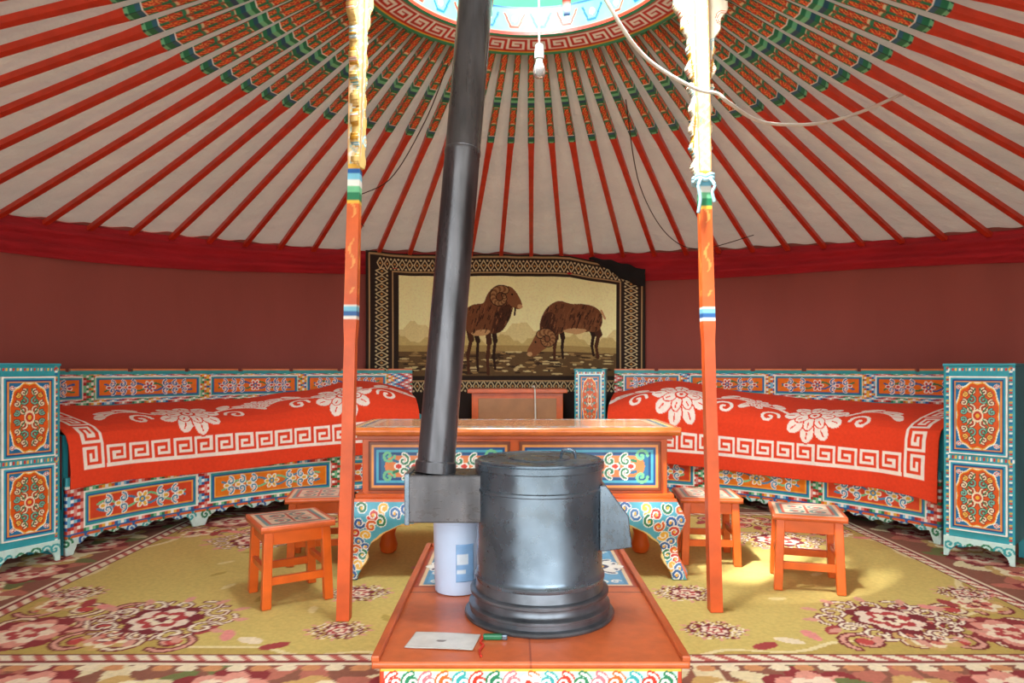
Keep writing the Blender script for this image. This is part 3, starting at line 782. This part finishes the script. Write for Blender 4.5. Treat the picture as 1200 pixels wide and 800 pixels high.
def app(P):
    P.rect(-1,1,0,1,(84,174,196))
    CC=[BLUE,ORANGE,GREEN,RED,YEL,(60,120,180)]
    kk=0
    pts=[(.70,.30),(.65,.305),(.60,.28),(.555,.305),(.51,.285),(.465,.305),(.42,.285),(.375,.305),(.33,.285),(.285,.305),(.24,.285),(.195,.305),(.15,.285),(.1,.305),(.05,.285),(.01,.305),
         (.705,.26),(.66,.25),(.61,.235),(.57,.255),(.68,.21),(.635,.195),(.67,.165),(.64,.14),(.685,.125),(.655,.10),(.69,.08),(.67,.055),(.705,.045),(.69,.018)]
    for sx in (-1,1):
        for i,(x,z) in enumerate(pts):
            kk+=1; r=.023
            sp=spiral(sx*x,z,r,1.2,math.pi/2+i,sx if i%2 else -sx); P.stroke(sp,.017,WHITE); P.stroke(sp,.010,CC[kk%6]); P.ell(sx*x,z,.006,.006,YEL)
        P.stroke([(sx*.735,.01),(sx*.705,.1),(sx*.70,.18),(sx*.73,.26),(sx*.7,.33)],.012,ORANGE)
        P.stroke([(sx*.665,.0),(sx*.63,.1),(sx*.61,.16),(sx*.565,.2),(sx*.48,.24),(sx*.3,.248),(0,.24)],.012,(240,200,120))
    P.rect(-1,1,.33,.35,ORANGE)
grid('front_apron',(-.75,.75),(0,.345),.0032,lambda U,V:(U,-.245+.02*np.exp(-((V-.12)/.07)**2)-.02*np.exp(-((V-.27)/.06)**2),V),M_paint,app,parent=tb,solid=.03,mask=apm)
for s in (-1,1):
    box('side_apron',s*.69-.012,s*.69+.012,-.22,.22,.24,.335,M_orange,tb)
    lathe('back_leg',[(.03,0),(.04,.01),(.045,.04),(.032,.09),(.05,.15),(.07,.21),(.07,.28),(.05,.335)],(s*.62,.19,0),M_orange,tb,seg=20)

# ---------- stools
def stool(loc,rz,label):
    e=thing('stool',label,'stool',(loc[0],loc[1],0),rz,'small orange stools round the low table')
    def sp_(P):
        P.frame(-.14,.14,-.14,.14,[(214,100,50),(232,204,170),(80,150,150),(200,90,70),(232,212,184)],.013)
        for x in (-.045,.045):
            for y in (-.045,.045):
                P.stroke(spiral(x,y,.036,1.3,x*40,1),.014,(90,146,140)); P.ell(x,y,.012,.012,(190,70,60))
        P.stroke([(-.08,0),(.08,0)],.008,(180,80,60)); P.stroke([(0,-.08),(0,.08)],.008,(180,80,60))
    grid('seat',(-.14,.14),(-.14,.14),.0035,lambda U,V:(U,V,0*U+.2985),M_paint,sp_,parent=e,solid=.023)
    for sx in (-1,1):
        for sy in (-1,1):
            v=[]; 
            for z,o_ in ((0,.118),(.287,.108)):
                for dx,dy in ((-.017,-.017),(.017,-.017),(.017,.017),(-.017,.017)): v.append((sx*o_+dx,sy*o_+dy,z))
            pyobj('leg',v,[(0,3,2,1),(4,5,6,7),(0,1,5,4),(1,2,6,5),(2,3,7,6),(3,0,4,7)],M_orange,e,bevel=.003)
        box('rail',-.095,.095,sx*.108-.01,sx*.108+.01,.235,.287,M_orange,e,bevel=.002)
        box('rail',sx*.108-.01,sx*.108+.01,-.095,.095,.235,.287,M_orange,e,bevel=.002)
        box('stretcher',-.1,.1,sx*.114-.009,sx*.114+.009,.085,.115,M_orange,e,bevel=.002)
        box('stretcher',sx*.114-.009,sx*.114+.009,-.1,.1,.125,.15,M_orange,e,bevel=.002)
    return e
s0=stool((-.885,2.72),32*D2R,'orange stool with patterned seat beside the pillar')
copy_thing(s0,(1.235,2.87,0),-17*D2R,'orange stool with worn patterned seat standing alone on carpet')
copy_thing(s0,(-.915,3.25,0),10*D2R,'orange patterned stool standing behind another stool')
copy_thing(s0,(.925,3.25,0),-6*D2R,'sunlit orange stool tucked beside the low table')

# ---------- stove platform
pf=thing('stove_platform','orange wooden stove platform with painted front and blue panels','platform',(.045,2.16,0))
box('body',-.365,.365,-.515,.52,0,.184,M_orange,pf)
def top(P):
    P.rect(-1,1,-1,1,(206,104,58))
    P.frame(-.36,.36,-.03+.06,.5,[(160,60,36),(230,200,160),(60,140,180),(90,166,205)],.013)
    for x in (-.27,-.17,.17,.27):
        ornament(P,x,.26,.12,.16,NAVY,WHITE,TEAL,WHITE)
    for k in range(14): 
        for y in (.44,.09): P.stroke(spiral(-.3+k*.046,y,.018,1.2,k),.007,WHITE)
    P.put((abs(P.Y+.02)<.004),(130,54,34)); P.put((abs(P.X+.0)<.0015)&(P.Y<.0),(160,70,40))
grid('top_board',(-.38,.38),(-.53,.535),.004,lambda U,V:(U,V,0*U+.192),M_paint,top,parent=pf,solid=.016)
for s in (-1,1): box('rim',s*.372-.01,s*.372+.01,-.53,.535,.2,.214,M_orange2,pf)
box('rim',-.36,.36,.515,.535,.2,.214,M_orange2,pf)
def ff(P):
    P.rect(-1,1,0,1,(214,74,50)); P.rect(-1,1,.177,.184,YEL); P.rect(-.352,.352,.02,.177,(190,222,210))
    CC=[RED,GREEN,(226,120,130),ORANGE,TEAL]
    for k in range(17):
        x=-.325+k*.0406; sg=1 if k<8 else -1
        sp=spiral(x,.148,.024,1.3,math.pi/2,sg); P.stroke(sp,.015,CC[k%5]); P.stroke(sp,.006,WHITE)
        sp=spiral(x+.015,.10,.026,1.3,-math.pi/2,-sg); P.stroke(sp,.017,CC[(k+2)%5]); P.stroke(sp,.006,WHITE)
        sp=spiral(x,.05,.026,1.3,-math.pi/2,-sg); P.stroke(sp,.017,CC[(k+3)%5]); P.stroke(sp,.006,WHITE)
    flower(P,0,.13,.04,[WHITE,RED,YEL],7)
grid('front_panel',(-.36,.36),(.01,.184),.0026,lambda U,V:(U,0*U-.523,V),M_paint,ff,parent=pf,solid=.012)

# ---------- stove
st=thing('stove','round blued steel wood stove with cast base and flue','stove',(.079,1.98,.2))
c=(.079,1.98,0)
lathe('base',[(.2,.2005),(.214,.201),(.216,.206),(.212,.211),(.204,.212),(.2,.214),(.2,.226),(.203,.228),(.203,.234),(.199,.237),(.19,.238),(.186,.242),(.183,.258),(.184,.262),(.195,.263),(.199,.266),(.199,.273),(.195,.276),(.185,.277),(.182,.30),(.18,.312)],c,M_base,st,True,seg=72)
lathe('body',[(.172,.30),(.186,.304),(.188,.309),(.188,.315),(.184,.318),(.181,.33),(.1815,.555),(.185,.558),(.185,.565),(.1815,.568),(.1815,.615),(.187,.618),(.187,.634),(.178,.636)],c,M_steel,st,True,seg=72)
lathe('lid',[(.178,.632),(.178,.641),(.17,.643),(.168,.64),(.09,.641),(.088,.645),(.02,.646),(.004,.645)],c,M_steel,st,True,seg=72)
tube('lid_handle',[(.14,1.95,.646),(.145,1.94,.668),(.175,1.93,.668),(.18,1.935,.646)],.004,M_steel,st,True)
pts=[(.245,.575),(.262,.575),(.325,.49),(.335,.402),(.262,.392),(.245,.392)]
V=[(x,1.90,z) for x,z in pts]+[(x,2.02,z) for x,z in pts]; n=len(pts)
pyobj('stove_door',V,[tuple(range(n)),tuple(range(2*n-1,n-1,-1))]+[(i,i+n,(i+1)%n+n,(i+1)%n) for i in range(n)],M_steel,st,True,bevel=.003)
box('flue_box',-.295,-.085,1.91,2.05,.468,.602,M_pipe,st,True,bevel=.004)
box('flue_flange',-.301,-.287,1.905,2.055,.463,.607,M_steel,st,True,bevel=.002)
a=Vector((-.222,1.975,.6)); bb=Vector((-.058,2.17,2.75)); q=(bb-a).to_track_quat('Z','Y').to_matrix(); L=(bb-a).length
pr=[(.059,0),(.059,.03),(.054,.034),(.0535,.95),(.055,.952),(.055,.965),(.053,.967),(.052,L)]
lathe('stove_pipe',pr,a,M_pipe,st,True,seg=40,tilt=q)

# ---------- white pail, paper, lighter
pl=thing('white_pail','white and pale blue plastic pail behind the stove','pail',(-.172,2.17,.2))
M_pail=mat_plain('pale_blue_plastic',(196,214,240),.4,lo=.95,hi=1.03)
lathe('pail_body',[(.068,.2005),(.072,.203),(.078,.42),(.082,.422),(.082,.43),(.076,.432),(.074,.42),(.066,.215)],(-.172,2.17,0),M_pail,pl,True,seg=40)
def lpos(U,V):
    a=U; r=.0765; return -.172+r*np.sin(a),2.17-r*np.cos(a),V
def lp(P): P.rect(-9,9,0,1,(136,178,222)); P.rect(.05,.5,.30,.33,(220,230,240)); P.rect(.05,.4,.27,.282,(220,230,240))
grid('paper_sticker',(0,.75),(.245,.36),1,lpos,M_paint,lp,parent=pl,world=True,nu=30,nv=30,solid=.002)
def pp2(P):
    P.rect(-9,9,0,9,(214,212,206)); P.ell(-.18,1.745,.012,.007,(120,110,104)); P.stroke([(-.262,1.70),(-.09,1.70)],.002,(170,166,160)); 
pp=grid('paper_card',(-.262,-.09),(1.70,1.80),.004,lambda U,V:(U+.15*(V-1.75),V-.1*(U+.17),.2025+.0015*np.abs(np.sin(U*18+V*8))),M_paint,pp2,solid=.002)
tag(pp,'flat greyish white paper card lying on the platform','paper')
lg=thing('lighter','small green lighter with red cord on the platform','lighter',(-.05,1.77,.2))
M_g=mat_plain('green_plastic',(30,110,70),.3); 
box('lighter_body',-.075,-.025,1.758,1.775,.2005,.214,M_g,lg,True,bevel=.004); box('metal_cap',-.027,-.012,1.758,1.775,.2005,.214,M_steel,lg,True)
tube('cord',[(-.075,1.766,.208),(-.08,1.74,.204),(-.072,1.72,.204),(-.08,1.69,.204),(-.075,1.655,.204)],.003,M_red,lg,True)

# ================= LIGHT =================
w=bpy.data.worlds.new('World'); sc.world=w; w.use_nodes=True
nt=w.node_tree; bg=nt.nodes['Background']; bg.inputs[1].default_value=6.2
tc=nt.nodes.new('ShaderNodeTexCoord'); sx=nt.nodes.new('ShaderNodeSeparateXYZ'); cr=nt.nodes.new('ShaderNodeValToRGB')
mr=nt.nodes.new('ShaderNodeMapRange'); mr.inputs['From Min'].default_value=-1; mr.inputs['From Max'].default_value=1
nt.links.new(tc.outputs['Generated'],sx.inputs[0]); nt.links.new(sx.outputs[2],mr.inputs['Value']); nt.links.new(mr.outputs[0],cr.inputs[0]); nt.links.new(cr.outputs[0],bg.inputs[0])
cr.color_ramp.elements[0].position=.44; cr.color_ramp.elements[0].color=(.37,.37,.34,1)
cr.color_ramp.elements[1].position=.52; cr.color_ramp.elements[1].color=(.93,.98,1,1)
sd=bpy.data.lights.new('sun','SUN'); sd.energy=9; sd.angle=.05; sd.color=(1,.96,.9)
so=bpy.data.objects.new('sun',sd); sc.collection.objects.link(so)
so.rotation_euler=Vector((.95,.9,-2.4)).to_track_quat('-Z','Y').to_euler()
ad=bpy.data.lights.new('added_crown_fill','AREA'); ad.energy=110; ad.size=.6; ad.color=(.93,.98,1)  # added area lamp above the crown, boosts the sky light coming in
ao=bpy.data.objects.new('added_crown_fill',ad); sc.collection.objects.link(ao); ao.location=(-.05,1.98,3.0)
ao.rotation_euler=Vector((1.35,2.0,-2.5)).to_track_quat('-Z','Y').to_euler()
# ---------- origins for single mesh things
for o in list(sc.objects):
    if o.type=='MESH' and o.parent is None and not o.name.startswith('roof_pole'):
        n=len(o.data.vertices); co=np.empty(n*3,np.float32); o.data.vertices.foreach_get('co',co); co=co.reshape(-1,3)
        cen=Vector(((co[:,0].min()+co[:,0].max())/2,(co[:,1].min()+co[:,1].max())/2,co[:,2].min())); cen=Vector([float(v) for v in cen])
        o.data.transform(Matrix.Translation(-cen)); o.location=cen
        for ch in o.children: ch.data.transform(Matrix.Translation(-cen))
# ================= CAMERA =================
cd=bpy.data.cameras.new('camera'); cam=bpy.data.objects.new('camera',cd); sc.collection.objects.link(cam)
cam.location=(0,0,.9); cam.rotation_euler=(math.pi/2,0,0); cd.sensor_width=36; cd.lens=24; cd.shift_y=32/1200; cd.clip_start=.02
sc.camera=cam
